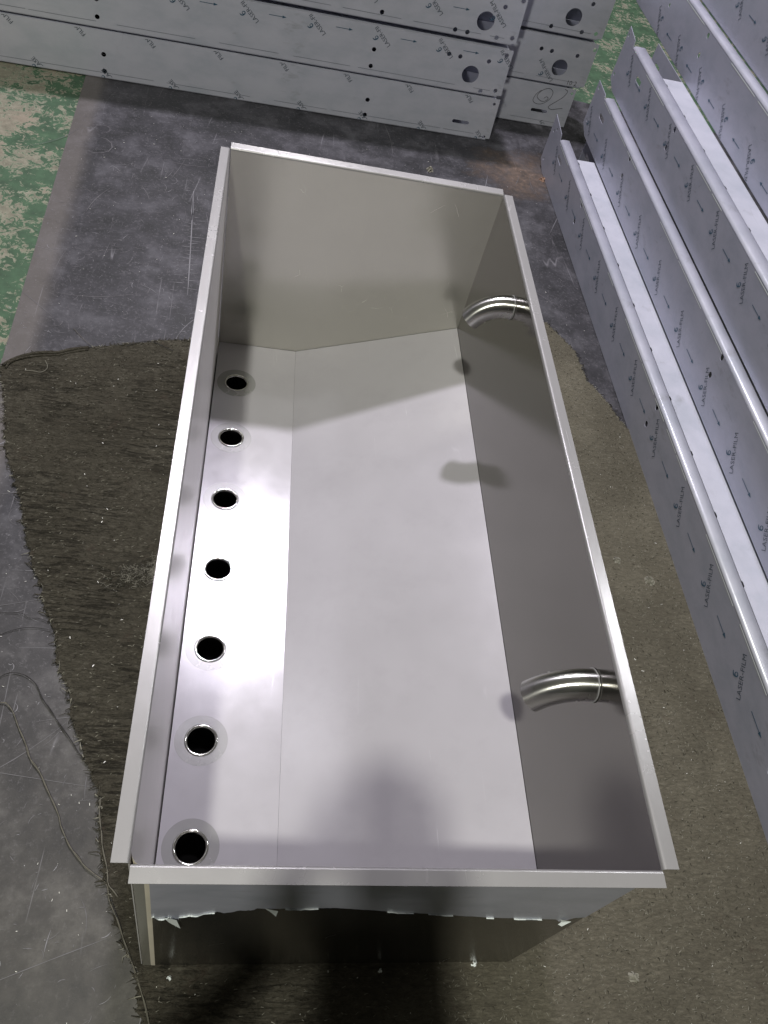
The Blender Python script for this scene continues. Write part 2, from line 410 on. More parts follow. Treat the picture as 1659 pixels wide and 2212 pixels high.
o = link('carpet_pile', bm, M_CARPET, carpet, origin=(0, 0, 0))
# frayed tufts all along the edge
bm = bmesh.new()
for i in range(0, len(dense)):
    p = dense[i]; q = dense[(i + 1) % len(dense)]
    if p[0] > 1.25 or p[1] < -.2: continue
    tx, ty = q[0] - p[0], q[1] - p[1]; L = math.hypot(tx, ty) or 1; nx, ny = ty / L, -tx / L
    for _ in range(2):
        ln = rc.choice([.004, .006, .009, .012, .018]) * rc.uniform(.6, 1.2)
        gx, gy = GP(*p); z = .006 + rc.uniform(0, .005); a = rc.uniform(-.9, .9)
        dx = -(nx * math.cos(a) - ny * math.sin(a)); dy = -(nx * math.sin(a) + ny * math.cos(a))
        gx -= dx * .004; gy -= dy * .004
        mid = (gx + dx * ln * .5 + rc.gauss(0, .002), gy + dy * ln * .5 + rc.gauss(0, .002), z + rc.uniform(0, .004))
        tube(bm, [(gx, gy, z), mid, (gx + dx * ln + rc.gauss(0, .003), gy + dy * ln + rc.gauss(0, .003), .006)], rc.uniform(.0005, .0016), 3, rc.choice([0, 0, 0, 1]), [1, .9, .4])
link('frayed_edge', bm, [M_FIBRE, M_FIBREL], carpet, origin=(0, 0, 0))
# the loose fibres of the felt
bm = bmesh.new()
from mathutils.geometry import intersect_point_tri_2d
def inside(x, y, poly):
    c = False; j = len(poly) - 1
    for i in range(len(poly)):
        if (poly[i][1] > y) != (poly[j][1] > y) and x < (poly[j][0] - poly[i][0]) * (y - poly[i][1]) / (poly[j][1] - poly[i][1]) + poly[i][0]: c = not c
        j = i
    return c
cnt = 0
while cnt < 15000:
    x = rc.uniform(-.53, 1.3); y = rc.uniform(-.35, 1.9)
    if .02 < x < .62 and .04 < y < 1.5: continue
    if x > 1.27 or not inside(x, y, CP): continue
    gx, gy = GP(x, y); a = rc.uniform(0, math.pi) if x > .5 else rc.gauss(.15, .5); ln = rc.uniform(.003, .009)
    dx, dy = math.cos(a) * ln, math.sin(a) * ln; wd = rc.uniform(.0003, .0007); z = .0098
    vs = [bm.verts.new(v) for v in ((gx - dx * .5 - dy / ln * wd, gy - dy * .5 + dx / ln * wd, z), (gx - dx * .5 + dy / ln * wd, gy - dy * .5 - dx / ln * wd, z),
                                    (gx + dx * .1 + dy / ln * wd, gy + dy * .1 - dx / ln * wd, z + rc.uniform(.0006, .0022)), (gx + dx * .5, gy + dy * .5, z), (gx + dx * .1 - dy / ln * wd, gy + dy * .1 + dx / ln * wd, z + .0012))]
    f = bm.faces.new(vs); f.material_index = rc.choice([0, 0, 0, 0, 1]) if x < .5 else rc.choice([0, 1, 1]); cnt += 1
tag(link('loose_fibres', bm, [M_FIBRE, M_FIBREL], carpet, origin=(0, 0, 0)), kind='stuff')
# rolled hem at the upper left corner and the torn, plucked patch beside the trough
bm = bmesh.new()
for off, r in ((0, .0045), (.009, .003)):
    pts = [(-.52 + off, 1.34, 0), (-.505, 1.362, 0), (-.478, 1.385, 0), (-.44, 1.402, 0), (-.40, 1.412, 0), (-.372, 1.428, 0), (-.33, 1.446, 0)]
    tube(bm, smoothpath([(*GP(x, y - off), .011 + rc.uniform(-.001, .002)) for x, y, _ in pts], 4), r, 6, 0)
link('rolled_hem', bm, [M_CARPET], carpet, smooth=True, origin=(0, 0, 0))
bm = bmesh.new()
for _ in range(900):
    x = rc.uniform(-.150, -.03) if rc.random() < .8 else rc.uniform(-.19, -.03); y = .752 + (x + .1) * .35 + rc.gauss(0, .017)
    gx, gy = GP(x, y); a = rc.gauss(.35, .9); ln = rc.uniform(.006, .018)
    pts = [(gx + math.cos(a) * ln * t + rc.gauss(0, .003), gy + math.sin(a) * ln * t + rc.gauss(0, .003), .0105 + math.sin(t * 3.1) * rc.uniform(.0005, .003)) for t in (0, .33, .66, 1)]
    tube(bm, pts, rc.uniform(.0003, .0006), 3, 1 if x > -.085 and rc.random() < .75 else rc.choice([0, 0, 0, 1]))
link('torn_patch', bm, [M_FIBRE, M_FIBREL], carpet, origin=(0, 0, 0))

# ------------------------------------------------------------------ loose threads
TH = [
 ([(-.36, .44), (-.346, .466), (-.333, .489), (-.319, .499), (-.301, .501), (-.284, .495), (-.265, .48), (-.25, .457), (-.238, .44), (-.213, .41), (-.185, .377), (-.165, .351), (-.149, .332)], M_THREADD, .0011,
  'black doubled thread arching over the plate to the carpet edge'),
 ([(-.36, .44), (-.339, .438), (-.321, .438), (-.308, .436), (-.296, .425), (-.285, .407), (-.272, .383), (-.254, .354), (-.241, .328), (-.219, .303), (-.198, .269), (-.174, .23), (-.166, .21), (-.149, .183), (-.134, .164), (-.117, .147), (-.098, .133), (-.073, .114), (-.065, .089), (-.046, .057), (-.026, .015), (-.008, -.017), (.011, -.059), (.03, -.11)], M_THREAD, .0014,
  'longest brown grey thread running along the plate and carpet edge to the bottom'),
 ([(-.108, .261), (-.105, .238), (-.098, .208), (-.091, .179), (-.078, .144), (-.071, .116), (-.062, .105), (-.052, .095)], M_THREAD, .0013,
  'short straight brown thread on the carpet edge left of the near rim corner'),
 ([(-.069, .105), (-.056, .078), (-.042, .052), (-.035, .031), (-.019, .005), (-.012, -.01)], M_THREADD, .001,
  'dark thread twisted beside the long one near the bottom corner of the trough'),
 ([(-.40, .63), (-.379, .632), (-.346, .634), (-.323, .634), (-.308, .625), (-.288, .625), (-.27, .618)], M_THREADD, .0008,
  'thin dark thread, upper of two reaching the carpet edge at the left frame side'),
 ([(-.38, .565), (-.365, .573), (-.343, .589), (-.316, .6), (-.287, .603), (-.258, .599)], M_THREADD, .0008,
  'thin dark thread, lower of two reaching the carpet edge at the left frame side'),
 ([(-.465, 1.331), (-.445, 1.332), (-.428, 1.331), (-.416, 1.343), (-.417, 1.359), (-.426, 1.376)], M_FIBREL, .0009,
  'pale curled thread on the upper left corner of the carpet'),
 ([(-.382, 1.517), (-.334, 1.464), (-.296, 1.447), (-.256, 1.479), (-.231, 1.488)], M_THREAD, .0008,
  'wavy grey thread on the plate just above the top edge of the carpet'),
 ([(-.237, 1.469), (-.213, 1.484), (-.184, 1.504), (-.154, 1.489), (-.116, 1.472)], M_THREADD, .0012,
  'short dark thread on the carpet top edge beside the trough'),
]
for pts, m, r, lab in TH:
    bm = bmesh.new(); P = []
    for i, p in enumerate(pts):
        gx, gy = GP(*p); P.append((gx, gy, (.0105 if inside(p[0], p[1], CP) else .0055) + r + .0015 * abs(math.sin(i * 1.7))))
    sp = smoothpath(P, 6)
    r *= .72; tube(bm, sp, r, 5)
    if r > .0007:   # a second ply twisted round the first
        tube(bm, [Vector(q) + Vector((math.sin(i * .53), math.cos(i * .37), .4)) * r * 1.3 for i, q in enumerate(sp)], r * .7, 4)
    c = sum((Vector(p) for p in P), Vector()) / len(P); c.z = 0
    tag(link('thread', bm, m, origin=c), lab, 'thread', 'loose threads from the frayed carpet')

# bright chips and lint nobody could count
bm = bmesh.new()
def chip(x, y, z, s):
    a = rc.uniform(0, math.pi); c, d = math.cos(a), math.sin(a); l = s * rc.uniform(.8, 2.6); wd = s * rc.uniform(.3, .6)
    vs = []
    for zz in (z, z + s * .4):
        for u, v in ((-l, -wd), (l, -wd * .6), (l * .8, wd), (-l, wd * .7)): vs.append(bm.verts.new((x + u * c - v * d, y + u * d + v * c, zz + abs(u) * .15)))
    for q in ((3, 2, 1, 0), (4, 5, 6, 7), (0, 1, 5, 4), (1, 2, 6, 5), (2, 3, 7, 6), (3, 0, 4, 7)): bm.faces.new([vs[i] for i in q])
n = 0
while n < 520:
    x = rc.uniform(-.6, 1.2); y = rc.uniform(-.2, 2.8) if rc.random() < .7 else rc.uniform(-.2, 1.2)
    if 0 < x < .65 and -.02 < y < 1.54: continue
    gx, gy = GP(x, y); chip(gx, gy, .0105 if inside(x, y, CP) else .0048, rc.choice([.0005, .0006, .0008, .0010, .0013])); n += 1
tag(link('metal_chips', bm, M_CHIP), 'bright metal chips and lint scattered over the carpet and plate', 'metal chips', kind='stuff')

def shred(name, p, r, mats, label, cat, seed, n=14, z=.0):
    """crumpled curl of torn film or lint"""
    q = random.Random(seed); bm = bmesh.new(); gx, gy = GP(*p)
    for _ in range(n):
        a = q.uniform(0, 6.28); ln = r * q.uniform(.5, 1.2); wd = r * q.uniform(.06, .16)
        prev = None
        for t in range(6):
            a2 = a + t * q.uniform(-.5, .5); x = gx + math.cos(a2) * ln * (t / 5 - .5); y = gy + math.sin(a2) * ln * (t / 5 - .5)
            h = z + .004 + math.sin(t / 5 * 3.14) * r * q.uniform(.1, .5)
            cur = (bm.verts.new((x - math.sin(a2) * wd, y + math.cos(a2) * wd, h)), bm.verts.new((x + math.sin(a2) * wd, y - math.cos(a2) * wd, h + wd * .7)))
            if prev: bm.faces.new((prev[0], prev[1], cur[1], cur[0]))
            prev = cur
    return tag(link(name, bm, mats, origin=(gx, gy, 0)), label, cat)
shred('film_scrap', (.70, 2.66), .030, M_FIBREL, 'small pale crumpled scrap on the plate behind the far rim of the trough', 'scrap', 5, 9)
shred('film_scrap', (1.165, 2.735), .028, flat('brown_scrap', (.22, .13, .09), .8), 'brown crumpled scrap on the rusty patch of the plate', 'scrap', 8, 12)
shred('film_scrap', (1.215, 2.71), .02, M_FIBREL, 'pale twisted scrap against the end of the lowest channel on the right', 'scrap', 11, 8)
shred('lint_tuft', (1.055, .90), .02, M_FIBREL, 'pale plucked tuft on the carpet between trough and channels, left one of two', 'tuft', 21, 22, .005)
shred('lint_tuft', (1.13, .845), .026, M_FIBREL, 'larger pale plucked tuft on the carpet close to the lowest channel', 'tuft', 22, 26, .005)
shred('lint_tuft', (.87, -.035), .02, M_FIBREL, 'pale tuft on the carpet at the lower right corner of the picture', 'tuft', 23, 16, .005)

# ------------------------------------------------------------------ THE TROUGH
WX, LY, XV = .65, 1.535, .216
ZF = RZ - .5685      # flat floor
ZR = RZ - .4095      # right end of the sloping panel
FL = .0205; TH_ = .0015
trough = empty('steel_trough', (WX / 2, LY / 2, 0))
tag(trough, 'long open stainless steel trough with drain holes and pipe elbows on the carpet', 'trough')
def arc(cx, cz, r, a0, a1, n=6):
    return [(cx + r * math.cos(math.radians(a0 + (a1 - a0) * i / n)), cz + r * math.sin(math.radians(a0 + (a1 - a0) * i / n))) for i in range(n + 1)]
def wall(name, prof, p0, p1, xf, mat):
    """sheet from an open profile given solid thickness by a second offset skin"""
    bm = bmesh.new(); P = [Vector((a, b)) for a, b in prof]; off = []
    for i in range(len(P)):
        d = (P[min(i + 1, len(P) - 1)] - P[max(i - 1, 0)]).normalized(); off.append(P[i] + Vector((-d.y, d.x)) * TH_)
    sweep(bm, [tuple(p) for p in P] + [tuple(p) for p in reversed(off)], p0, p1, xf, closed=True, n=12)
    bmesh.ops.recalc_face_normals(bm, faces=bm.faces)
    o = link(name, bm, mat, trough, origin=(0, 0, 0))
    return o
rb = .004; ZC0 = .0105
# side walls (profile in x,z) : from the wall foot up, round the bend and out along the flange
left = [(0, ZC0), (0, RZ - rb)]
wall('side_wall', left, 0.0, LY, lambda s, a, b: (a, s, b), M_SIDE_LIT)
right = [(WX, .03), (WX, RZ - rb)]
wall('side_wall', right, 0.0, LY, lambda s, a, b: (a, s, b), M_SIDE_SHADE)
# end walls (profile in y,z), running the full width, down to the carpet
ZC = .0105
far = [(LY + .0005, ZC), (LY + .0005, RZ - rb)]
wall('end_wall', far, .0015, WX - .0015, lambda s, a, b: (s, a, b), M_WALL)
near = [(-.0005, ZC), (-.0005, RZ - rb)]
wall('end_wall', near, .0015, WX - .0015, lambda s, a, b: (s, a, b), M_WALL)
wall('rim_flange', [(0, RZ - rb)] + arc(-rb, RZ - rb, rb, 0, 90)[1:] + [(-FL, RZ)], 0.0, LY, lambda s, a, b: (a, s, b), M_RIM)
wall('rim_flange', [(WX, RZ - rb)] + arc(WX + rb, RZ - rb, rb, 180, 90)[1:] + [(WX + FL, RZ)], 0.0, LY, lambda s, a, b: (a, s, b), M_RIM)
wall('rim_flange', [(LY + .0005, RZ - rb)] + arc(LY + rb, RZ - rb, rb, 180, 90)[1:] + [(LY + FL, RZ + .0015)], .0015, WX - .0015, lambda s, a, b: (s, a, b), M_RIM)
wall('rim_flange', [(-.0005, RZ - rb)] + arc(-rb - .0005, RZ - rb, rb, 0, 90)[1:] + [(-FL - .001, RZ - .001)], .0015, WX - .0015, lambda s, a, b: (s, a, b), M_RIM)
# flat floor with seven real holes
HY = [.1775 + .2 * i for i in range(7)]; HX = .061
bm = plate_bm([(.0035, .0015), (XV, .0015), (XV, LY - .0022), (.0035, LY - .0022)], [circ(HX, y, .0322, 40) for y in HY], TH_, lambda u, v, wz: (u, v, ZF - TH_ + wz))
# sloping panel
sl = (ZR - ZF) / (WX - XV)
n_ = 10
for i in range(1):
    bm2 = bmesh.new()
floor = link('floor_panel', bm, M_STEEL, trough, origin=(0, 0, 0))
bm = bmesh.new()
P = [(XV + .0004, ZF), (WX - .0022, ZR), (WX - .0022, ZR - TH_), (XV + .0004, ZF - TH_)]
sweep(bm, P, .0015, LY - .0022, lambda s, a, b: (a, s, b), closed=True, n=1)
bmesh.ops.recalc_face_normals(bm, faces=bm.faces)
link('sloping_panel', bm, M_STEEL, trough, origin=(0, 0, 0))
# weld beads in the far corner seams
bm = bmesh.new(); q = random.Random(4)
def bead(a, b, gap=.0):
    a = Vector(a); b = Vector(b); n = int((b - a).length / .03)
    for i in range(n):
        if q.random() < .35: continue
        p0 = a.lerp(b, (i + .1) / n); p1 = a.lerp(b, (i + .85) / n)
        tube(bm, [p0, p0.lerp(p1, .5), p1], .0007, 5, 0, [.5, 1, .5])
bead((.01, LY - .002, ZF + .0005), (XV, LY - .002, ZF + .0005)); bead((XV, LY - .002, ZF + .0005), (WX, LY - .002, ZR + .0005))
link('weld_seam', bm, M_HALO, trough, smooth=True, origin=(0, 0, 0))

# drain sockets
for i, y in enumerate(HY):
    bm = bmesh.new()
    lathe(bm, [(.0322, -.0015), (.0322, .0012), (.0305, .0026), (.0278, .0020), (.0258, -.002), (.0252, -.006), (.0252, -.040), (.0300, -.040), (.0322, -.030), (.0322, -.0015)], (HX, y, ZF), 56)
    bmesh.ops.recalc_face_normals(bm, faces=bm.faces)
    s = link('drain_socket', bm, M_POL, trough, origin=(HX, y, ZF))
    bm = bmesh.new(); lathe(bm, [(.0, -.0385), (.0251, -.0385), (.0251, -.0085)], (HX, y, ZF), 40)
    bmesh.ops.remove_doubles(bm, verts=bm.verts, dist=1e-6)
    link('bore_shade', bm, M_BLACK, s)  # black lining paints the shade deep inside the bore
    bm = bmesh.new(); lathe(bm, [(.0322, .0002), (.0512, .0002)], (HX, y, ZF), 56)
    link('ground_ring', bm, M_HALO, s)
# pipe elbows on the right wall
for (cy, cz) in ((1.207, RZ - .077), (.290, RZ - .077)):
    bm = bmesh.new(); Rb = .080; r = .0254; AE = 58
    for mat, rr in ((0, r), (1, r - .0018)):
        pts = [(WX - .001, cy, cz), (WX - .012, cy, cz)]
        for k in range(1, 19):
            a = math.radians(AE * k / 18); pts.append((WX - .012 - Rb * math.sin(a), cy, cz - Rb + Rb * math.cos(a)))
        ae = math.radians(AE); pts.append((pts[-1][0] - math.cos(ae) * .012, cy, pts[-1][2] - math.sin(ae) * .012))
        tube(bm, pts, rr, 32, 0, cap=False)
    bmesh.ops.recalc_face_normals(bm, faces=bm.faces)
    uvl = bm.loops.layers.uv.new('grain')
    for f in bm.faces:
        for lp in f.loops:
            q_ = lp.vert.co; lp[uvl].uv = (math.atan2(WX - .012 - q_.x, q_.z - (cz - Rb)) * 3, (q_.y - cy) * 20)
    el = link('pipe_elbow', bm, [M_PIPE], trough, smooth=True, origin=(WX, cy, cz))
    bm = bmesh.new()
    pts = [(WX - .0035, cy + (r + .0008) * math.cos(t / 24 * 6.2832), cz + (r + .0008) * math.sin(t / 24 * 6.2832)) for t in range(25)]
    tube(bm, pts, .0009, 6, 0, cap=False)
    link('weld_ring', bm, M_HALO, el, smooth=True)
# protective film left on the outer near wall
FE = [(.0205, -.251), (.024, -.246), (.030, -.262), (.037, -.262), (.044, -.248), (.048, -.256), (.053, -.306), (.057, -.251), (.071, -.240), (.080, -.243), (.089, -.231), (.107, -.220), (.116, -.228), (.137, -.213), (.150, -.214), (.158, -.202), (.173, -.202),
      (.211, -.203), (.24, -.198), (.26, -.197), (.285, -.203), (.313, -.208), (.356, -.221), (.412, -.231), (.458, -.246), (.518, -.256), (.568, -.26), (.608, -.266), (.622, -.283), (.632, -.256), (.6485, -.252)]
q = random.Random(9); jag = []
for a, b in zip(FE, FE[1:]):
    for k in range(5):
        t = k / 5; jag.append((a[0] + (b[0] - a[0]) * t, a[1] + (b[1] - a[1]) * t + q.gauss(0, .0010)))
jag.append(FE[-1])
out_ = [(.0205, -.007)] + jag + [(.6485, -.007)]
out_ = [(x, RZ + z) for x, z in out_]
YF = -.0024
bm = plate_bm(out_, [], .0003, lambda u, v, wz: (u, YF - wz, v))
pf = link('protective_film', bm, M_FILMT, trough, origin=(0, 0, 0))
bm = bmesh.new()
for i in range(len(jag) - 1):     # the torn edge curls outward and shows its white side here and there
    x0, z0 = jag[i]; x1, z1 = jag[i + 1]
    if math.sin(x0 * 37) + math.sin(x0 * 91 + 1) < .35 and not x0 < .1: continue
    h = .0016 + .0012 * math.sin(x0 * 160)
    vs = [bm.verts.new(p) for p in ((x0, YF - .0005, RZ + z0), (x1, YF - .0005, RZ + z1), (x1, YF - .0025, RZ + z1 + h), (x0, YF - .0025, RZ + z0 + h))]
    bm.faces.new(vs)
for x, z, l, dx in ((.046, -.256, .048, .011), (.178, -.203, .020, .004), (.622, -.266, .020, -.004)):
    vs = [bm.verts.new(p) for p in ((x - .010, YF - .0012, RZ + z + .006), (x + .008, YF - .004, RZ + z + .004), (x + dx + .003, YF - .007, RZ + z - l * .7), (x + dx, YF - .003, RZ + z - l), (x - .002, YF - .0015, RZ + z - l * .5))]
    bm.faces.new(vs)
link('torn_film_edge', bm, M_EDGE, pf, origin=(0, 0, 0))
# bare steel skin of the near wall below the film and the rolled left corner strip
bm = bmesh.new()
prof = [(.0215, -.0026), (.017, -.0026), (.011, -.0012), (.006, .0018), (.002, .007), (-.0005, .014), (-.0019, .022)]
vs = [[bm.verts.new((x, y, z)) for x, y in prof] for z in (ZC, .2, .4, RZ - .005)]
for a, b in zip(vs, vs[1:]):
    for k in range(len(prof) - 1): bm.faces.new((a[k], a[k + 1], b[k + 1], b[k]))
bmesh.ops.recalc_face_normals(bm, faces=bm.faces)
link('rolled_corner', bm, steel('lit_corner_stainless', .80, .35, (1, .93, .80), blot=.3, haze=.8, hrough=.9), trough, smooth=True, origin=(0, 0, 0))  # pale warm base holds the light this bend reflects
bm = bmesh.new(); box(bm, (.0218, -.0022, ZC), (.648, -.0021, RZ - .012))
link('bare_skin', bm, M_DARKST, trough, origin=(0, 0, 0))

for i, (p, sd, lab) in enumerate((((.047, -.028), 31, 'white film scrap lying at the near left foot of the trough'),
                                 ((.40, -.02), 32, 'white film curl in the shadow at the middle of the near end of the trough'),
                                 ((.57, -.012), 33, 'small pale film curl in the shadow near the right foot of the near end'))):
    shred('film_curl', p, .013, M_EDGE, lab, 'film scrap', sd, 3, .006)

# ------------------------------------------------------------------ channels with printed film
H = .178
def mark(bm, u, v, ang, xf, crop=None, emblem=True, body='LASER-FILM', sz=.0212):
    """one printed mark: lettering turned by ang, its emblem above it and an arrow beside it (u,v = centre of lettering)"""
    def place(cx, cy, a):
        ca, sa = math.cos(a), math.sin(a)
        def f(x, y, wz):
            return xf(cx + x * ca - y * sa, cy + x * sa + y * ca)
        return f
    tmp = bmesh.new(); text_into(body, sz, place(u, v, ang), tmp)
    # emblem: two interlocked hooks
    ox, oy = u - math.sin(ang) * .0235, v + math.cos(ang) * .0235
    pf_ = place(ox, oy, ang)
    for a0, a1, cx, cy, r in () if not emblem else ((0, 360, 0, -.0036, .0052), (188, 75, .0042, -.0010, .0098)):
        n = 14; P = [(cx + r * math.cos(math.radians(a0 + (a1 - a0) * k / n)), cy + r * math.sin(math.radians(a0 + (a1 - a0) * k / n))) for k in range(n + 1)]
        for k in range(n):
            wdt = .0008 + .0010 * math.sin(math.pi * k / n)
            a = Vector(P[k][:2]); b = Vector(P[k + 1][:2]); d = (b - a).normalized(); nn = Vector((-d.y, d.x)) * wdt
            vv = [tmp.verts.new(pf_(p.x, p.y, 0)) for p in (a + nn, a - nn, b - nn, b + nn)]
            f = tmp.faces.new(vv); f.material_index = 1
    me = bpy.data.meshes.new('t'); tmp.to_mesh(me); tmp.free(); bm.from_mesh(me); bpy.data.meshes.remove(me)
def arrow_mark(bm, u, v, du, xf, L=.062):
    sgn = 1 if du > 0 else -1
    for pts in (((0, -.0009), (L - .01, -.0009), (L - .01, .0009), (0, .0009)), ((L - .014, -.0046), (L, 0), (L - .014, .0046))):
        vv = [bm.verts.new(xf(u + sgn * a, v + b)) for a, b in pts]
        f = bm.faces.new(vv); f.material_index = 1
def crop_z(bm, xf_inv, lo, hi):
    bad = [f for f in bm.faces if not all(lo <= xf_inv(vt.co) <= hi for vt in f.verts)]
    bmesh.ops.delete(bm, geom=bad, context='FACES')
def stroke(bm, pts, wd, xf, mat=0):
    P = smoothpath([(a, b, 0) for a, b in pts], 6)
    for i in range(len(P) - 1):
        d = (P[i + 1] - P[i]); d.normalize(); nn = Vector((-d.y, d.x, 0)) * wd; e = d * wd * .5
        vv = [bm.verts.new(xf(q.x, q.y)) for q in (P[i] + nn - e, P[i] - nn - e, P[i + 1] - nn + e, P[i + 1] + nn + e)]
        f = bm.faces.new(vv); f.material_index = mat

# ---- right hand stack: channels along s, offset t away from the trough
kx = -0.02314738; nl_ = math.hypot(1, kx)
DS = Vector((kx / nl_, 1 / nl_, 0)); NT = Vector((1 / nl_, -kx / nl_, 0)); T0 = 1.2360762 / nl_
def XR(s, t, z): return W3(DS * s + NT * (T0 + t) + Vector((0, 0, z)))
def right_channel(z0, t0, s0, end, tab, fl, flend, holes, texts, arrows, label, mat, tdir=1, name='steel_channel', group=None, bot=None):
    base = XR(1.0, t0 + .02, z0); root = empty(name, base)
    tag(root, label, 'metal channel', group)
    r = .010; zt = z0 + H
    o0 = (s0, z0)
    outer = [(s0, z0 + .006), (end - .06, z0 + .006), (end, z0 + .03), (end + .004, zt + tab), (flend + .01, zt + tab * .5), (flend, zt - r), (s0, zt - r)]
    bm = plate_bm(outer, holes, .0018, lambda u, v, wz: XR(u, t0 + wz, v))
    link('web', bm, mat, root)
    bm = bmesh.new()
    a = [(t0, zt - r)] + arc(t0 + r, zt - r, r, 180, 90, 7)[1:] + [(t0 + fl, zt)]
    b_ = [(t0 + fl, zt - .002)] + list(reversed(arc(t0 + r, zt - r, r - .002, 180, 90, 7))) 
    sweep(bm, a + b_, s0, flend, lambda s, p, q_: XR(s, p, q_), closed=True)
    bmesh.ops.recalc_face_normals(bm, faces=bm.faces)
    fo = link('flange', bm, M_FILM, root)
    for p in fo.data.polygons: p.use_smooth = len(p.vertices) == 4
    bm = bmesh.new(); box(bm, (s0, t0 + .006, z0 + .0005), (end - .08, t0 + fl, z0 + .0055), XR); link('lower_flange', bm, mat, root)
    # bright broken line where the film lifts along the bend
    bm = bmesh.new(); q = random.Random(int(t0 * 1000) + 1); s = s0
    while s < flend - .02:
        l = q.uniform(.05, .22)
        if q.random() < .8:
            e = min(s + l, flend - .01)
            vv = [bm.verts.new(XR(*p)) for p in ((s, t0 - .0006, zt - r - .0035), (e, t0 - .0006, zt - r - .0035), (e, t0 - .0006, zt - r - .0012), (s, t0 - .0006, zt - r - .0012))]
            bm.faces.new(vv)
        s += l + q.uniform(.005, .05)
    link('lifted_film_line', bm, M_EDGE, root)
    if texts or arrows:
        bm = bmesh.new(); X = lambda u, v: XR(u, t0 - .0007, v)
        for (u, v) in texts:
            # seen from the trough side, s runs to the left: mirror the lettering back
            mark(bm, -u, v, math.radians(135 if tdir > 0 else -45), lambda a, b: X(-a, b))
        for (u, v, d) in arrows: arrow_mark(bm, u, v, d, X)
        zc = lambda co: (Vector(co) - base_z).z
        lo = W3((0, 0, z0 + .001)).z; hi = W3((0, 0, zt - r * .8)).z
        crop_z(bm, lambda co: co.z, lo, hi)
        link('film_print', bm, [M_INK, M_INKB], root)
    return root
base_z = Vector()
def ledge(z0, t0, t1, s0, flend, webend, holes_s, label, hole_t=None):
    """a channel lying back to back behind the first: its flange is the flat ledge, its web stands at the far side"""
    root = empty('steel_channel', XR(1.0, (t0 + t1) / 2, z0)); tag(root, label, 'metal channel')
    zt = z0 + H - .0025
    bites = []
    outer = [(s0, t0 + .0030)]
    for s in sorted(holes_s):
        outer += [(s - .010, t0 + .0030), (s - .006, t0 + .006), (s + .006, t0 + .006), (s + .010, t0 + .0030)]
    outer += [(flend, t0 + .0030), (flend, t1 + .03), (s0, t1 + .03)]
    bm = plate_bm(outer, [], .002, lambda u, v, wz: XR(u, v, zt - .002 + wz)); link('flange', bm, M_FILM, root)
    bm = plate_bm([(s0, z0), (webend, z0), (webend, zt - .002), (s0, zt - .002)], [slot(webend - .07, z0 + .12, .05, .016, ang=.0)], .002, lambda u, v, wz: XR(u, t1 + .030 + wz, v))
    link('web', bm, M_FILM_SHADE, root)
    bm = bmesh.new(); box(bm, (s0, t0 + .01, z0), (flend, t1 + .03, z0 + .002), XR); link('lower_flange', bm, M_FILM_SHADE, root)
    return root
def rtexts(u0, v, n, p=.2405, da=-.0925):
    return [(u0 + p * i, v) for i in range(n)], [(u0 + p * i - .077, v - .004 if False else v - .008, -1) for i in range(n)]
S0 = -.25
z1 = -.58
t_, a_ = rtexts(.985 - .2405 * 5, -.469, 13)
right_channel(z1, 0, S0, 2.830, .030, .035, 2.70, [slot(2.635, z1 + .131, .060, .017, ang=.05)] + [circ(s, z1 + zz, .0085, 16) for s in (2.292, 1.298, .298) for zz in (.092, .158)] + [circ(2.80, z1 + .045, .006, 12), circ(2.80, z1 + .16, .006, 12), circ(2.77, z1 + .18, .006, 12)],
              t_, a_, 'lowest channel of the right stack, standing on the carpet edge beside the trough', M_FILM_SHADE)
ledge(z1, .036, .104, S0, 2.57, 2.78, [2.543 - .2035 * i for i in range(12)], 'channel lying behind the lowest one on the right, its flat top a ledge with notches')
z2 = z1 + H
t_, a_ = rtexts(1.065 - .2405 * 5, -.336, 13)
right_channel(z2, .1045, S0, 2.810, .010, .034, 2.70, [slot(2.66, z2 + .12, .060, .017)] + [circ(s, z2 + zz, .0085, 16) for s in (2.31, 1.32, .32) for zz in (.098, .160)] + [circ(2.785, z2 + .05, .006, 12), circ(2.79, z2 + .17, .006, 12)],
              t_, a_, 'second channel face of the right stack, standing on the ledge of the lowest', M_FILM_SHADE)
z3 = z2 + H
t_, a_ = rtexts(1.913 - .2375 * 9, -.104, 13)
right_channel(z3, .139, S0, 2.810, .028, .042, 2.72, [slot(2.57, z3 + .125, .055, .017)] + [circ(s, z3 + zz, .0085, 16) for s in (2.18, 1.19) for zz in (.100, .158)] + [circ(2.79, z3 + .05, .006, 12), circ(2.80, z3 + .18, .006, 12)],
              t_, a_, 'third channel face of the right stack, tight behind the rounded edge of the second', M_FILM_SHADE)
ledge(z3, .182, .228, S0, 2.50, 2.80, [2.451 - .205 * i for i in range(12)], 'channel behind the third face of the right stack, its top the upper pale ledge')
z4 = z3 + H
t_ = [(1.913 + .2405 * i, -.006) for i in range(-8, 5)]
a_ = [(1.751 + .2405 * i, -.004, 1) for i in range(-8, 5)]
right_channel(z4, .2595, S0, 3.20, .0, .033, 3.2, [circ(2.482, z4 + zz, .0085, 16) for zz in (.095, .155)] + [circ(2.848, z4 + .105, .007, 14), circ(2.93, z4 + .135, .030, 24), circ(3.0, z4 + .09, .006, 12), circ(3.02, z4 + .14, .006, 12), circ(3.07, z4 + .11, .006, 12)],
              t_, a_, 'fourth channel face of the right stack, scratched, its arrows pointing away', M_FILM_SHADE, tdir=-1)
z5 = z4 + H
t_, a_ = rtexts(2.20 - .2405 * 4, z5 + .10, 8)
right_channel(z5, .293, S0, 3.25, .0, .035, 3.2, [circ(s, z5 + zz, .0085, 16) for s in (2.0, 3.0) for zz in (.09, .15)], t_, a_,
              'topmost channel of the right stack, at the upper right corner', M_FILM_SHADE)

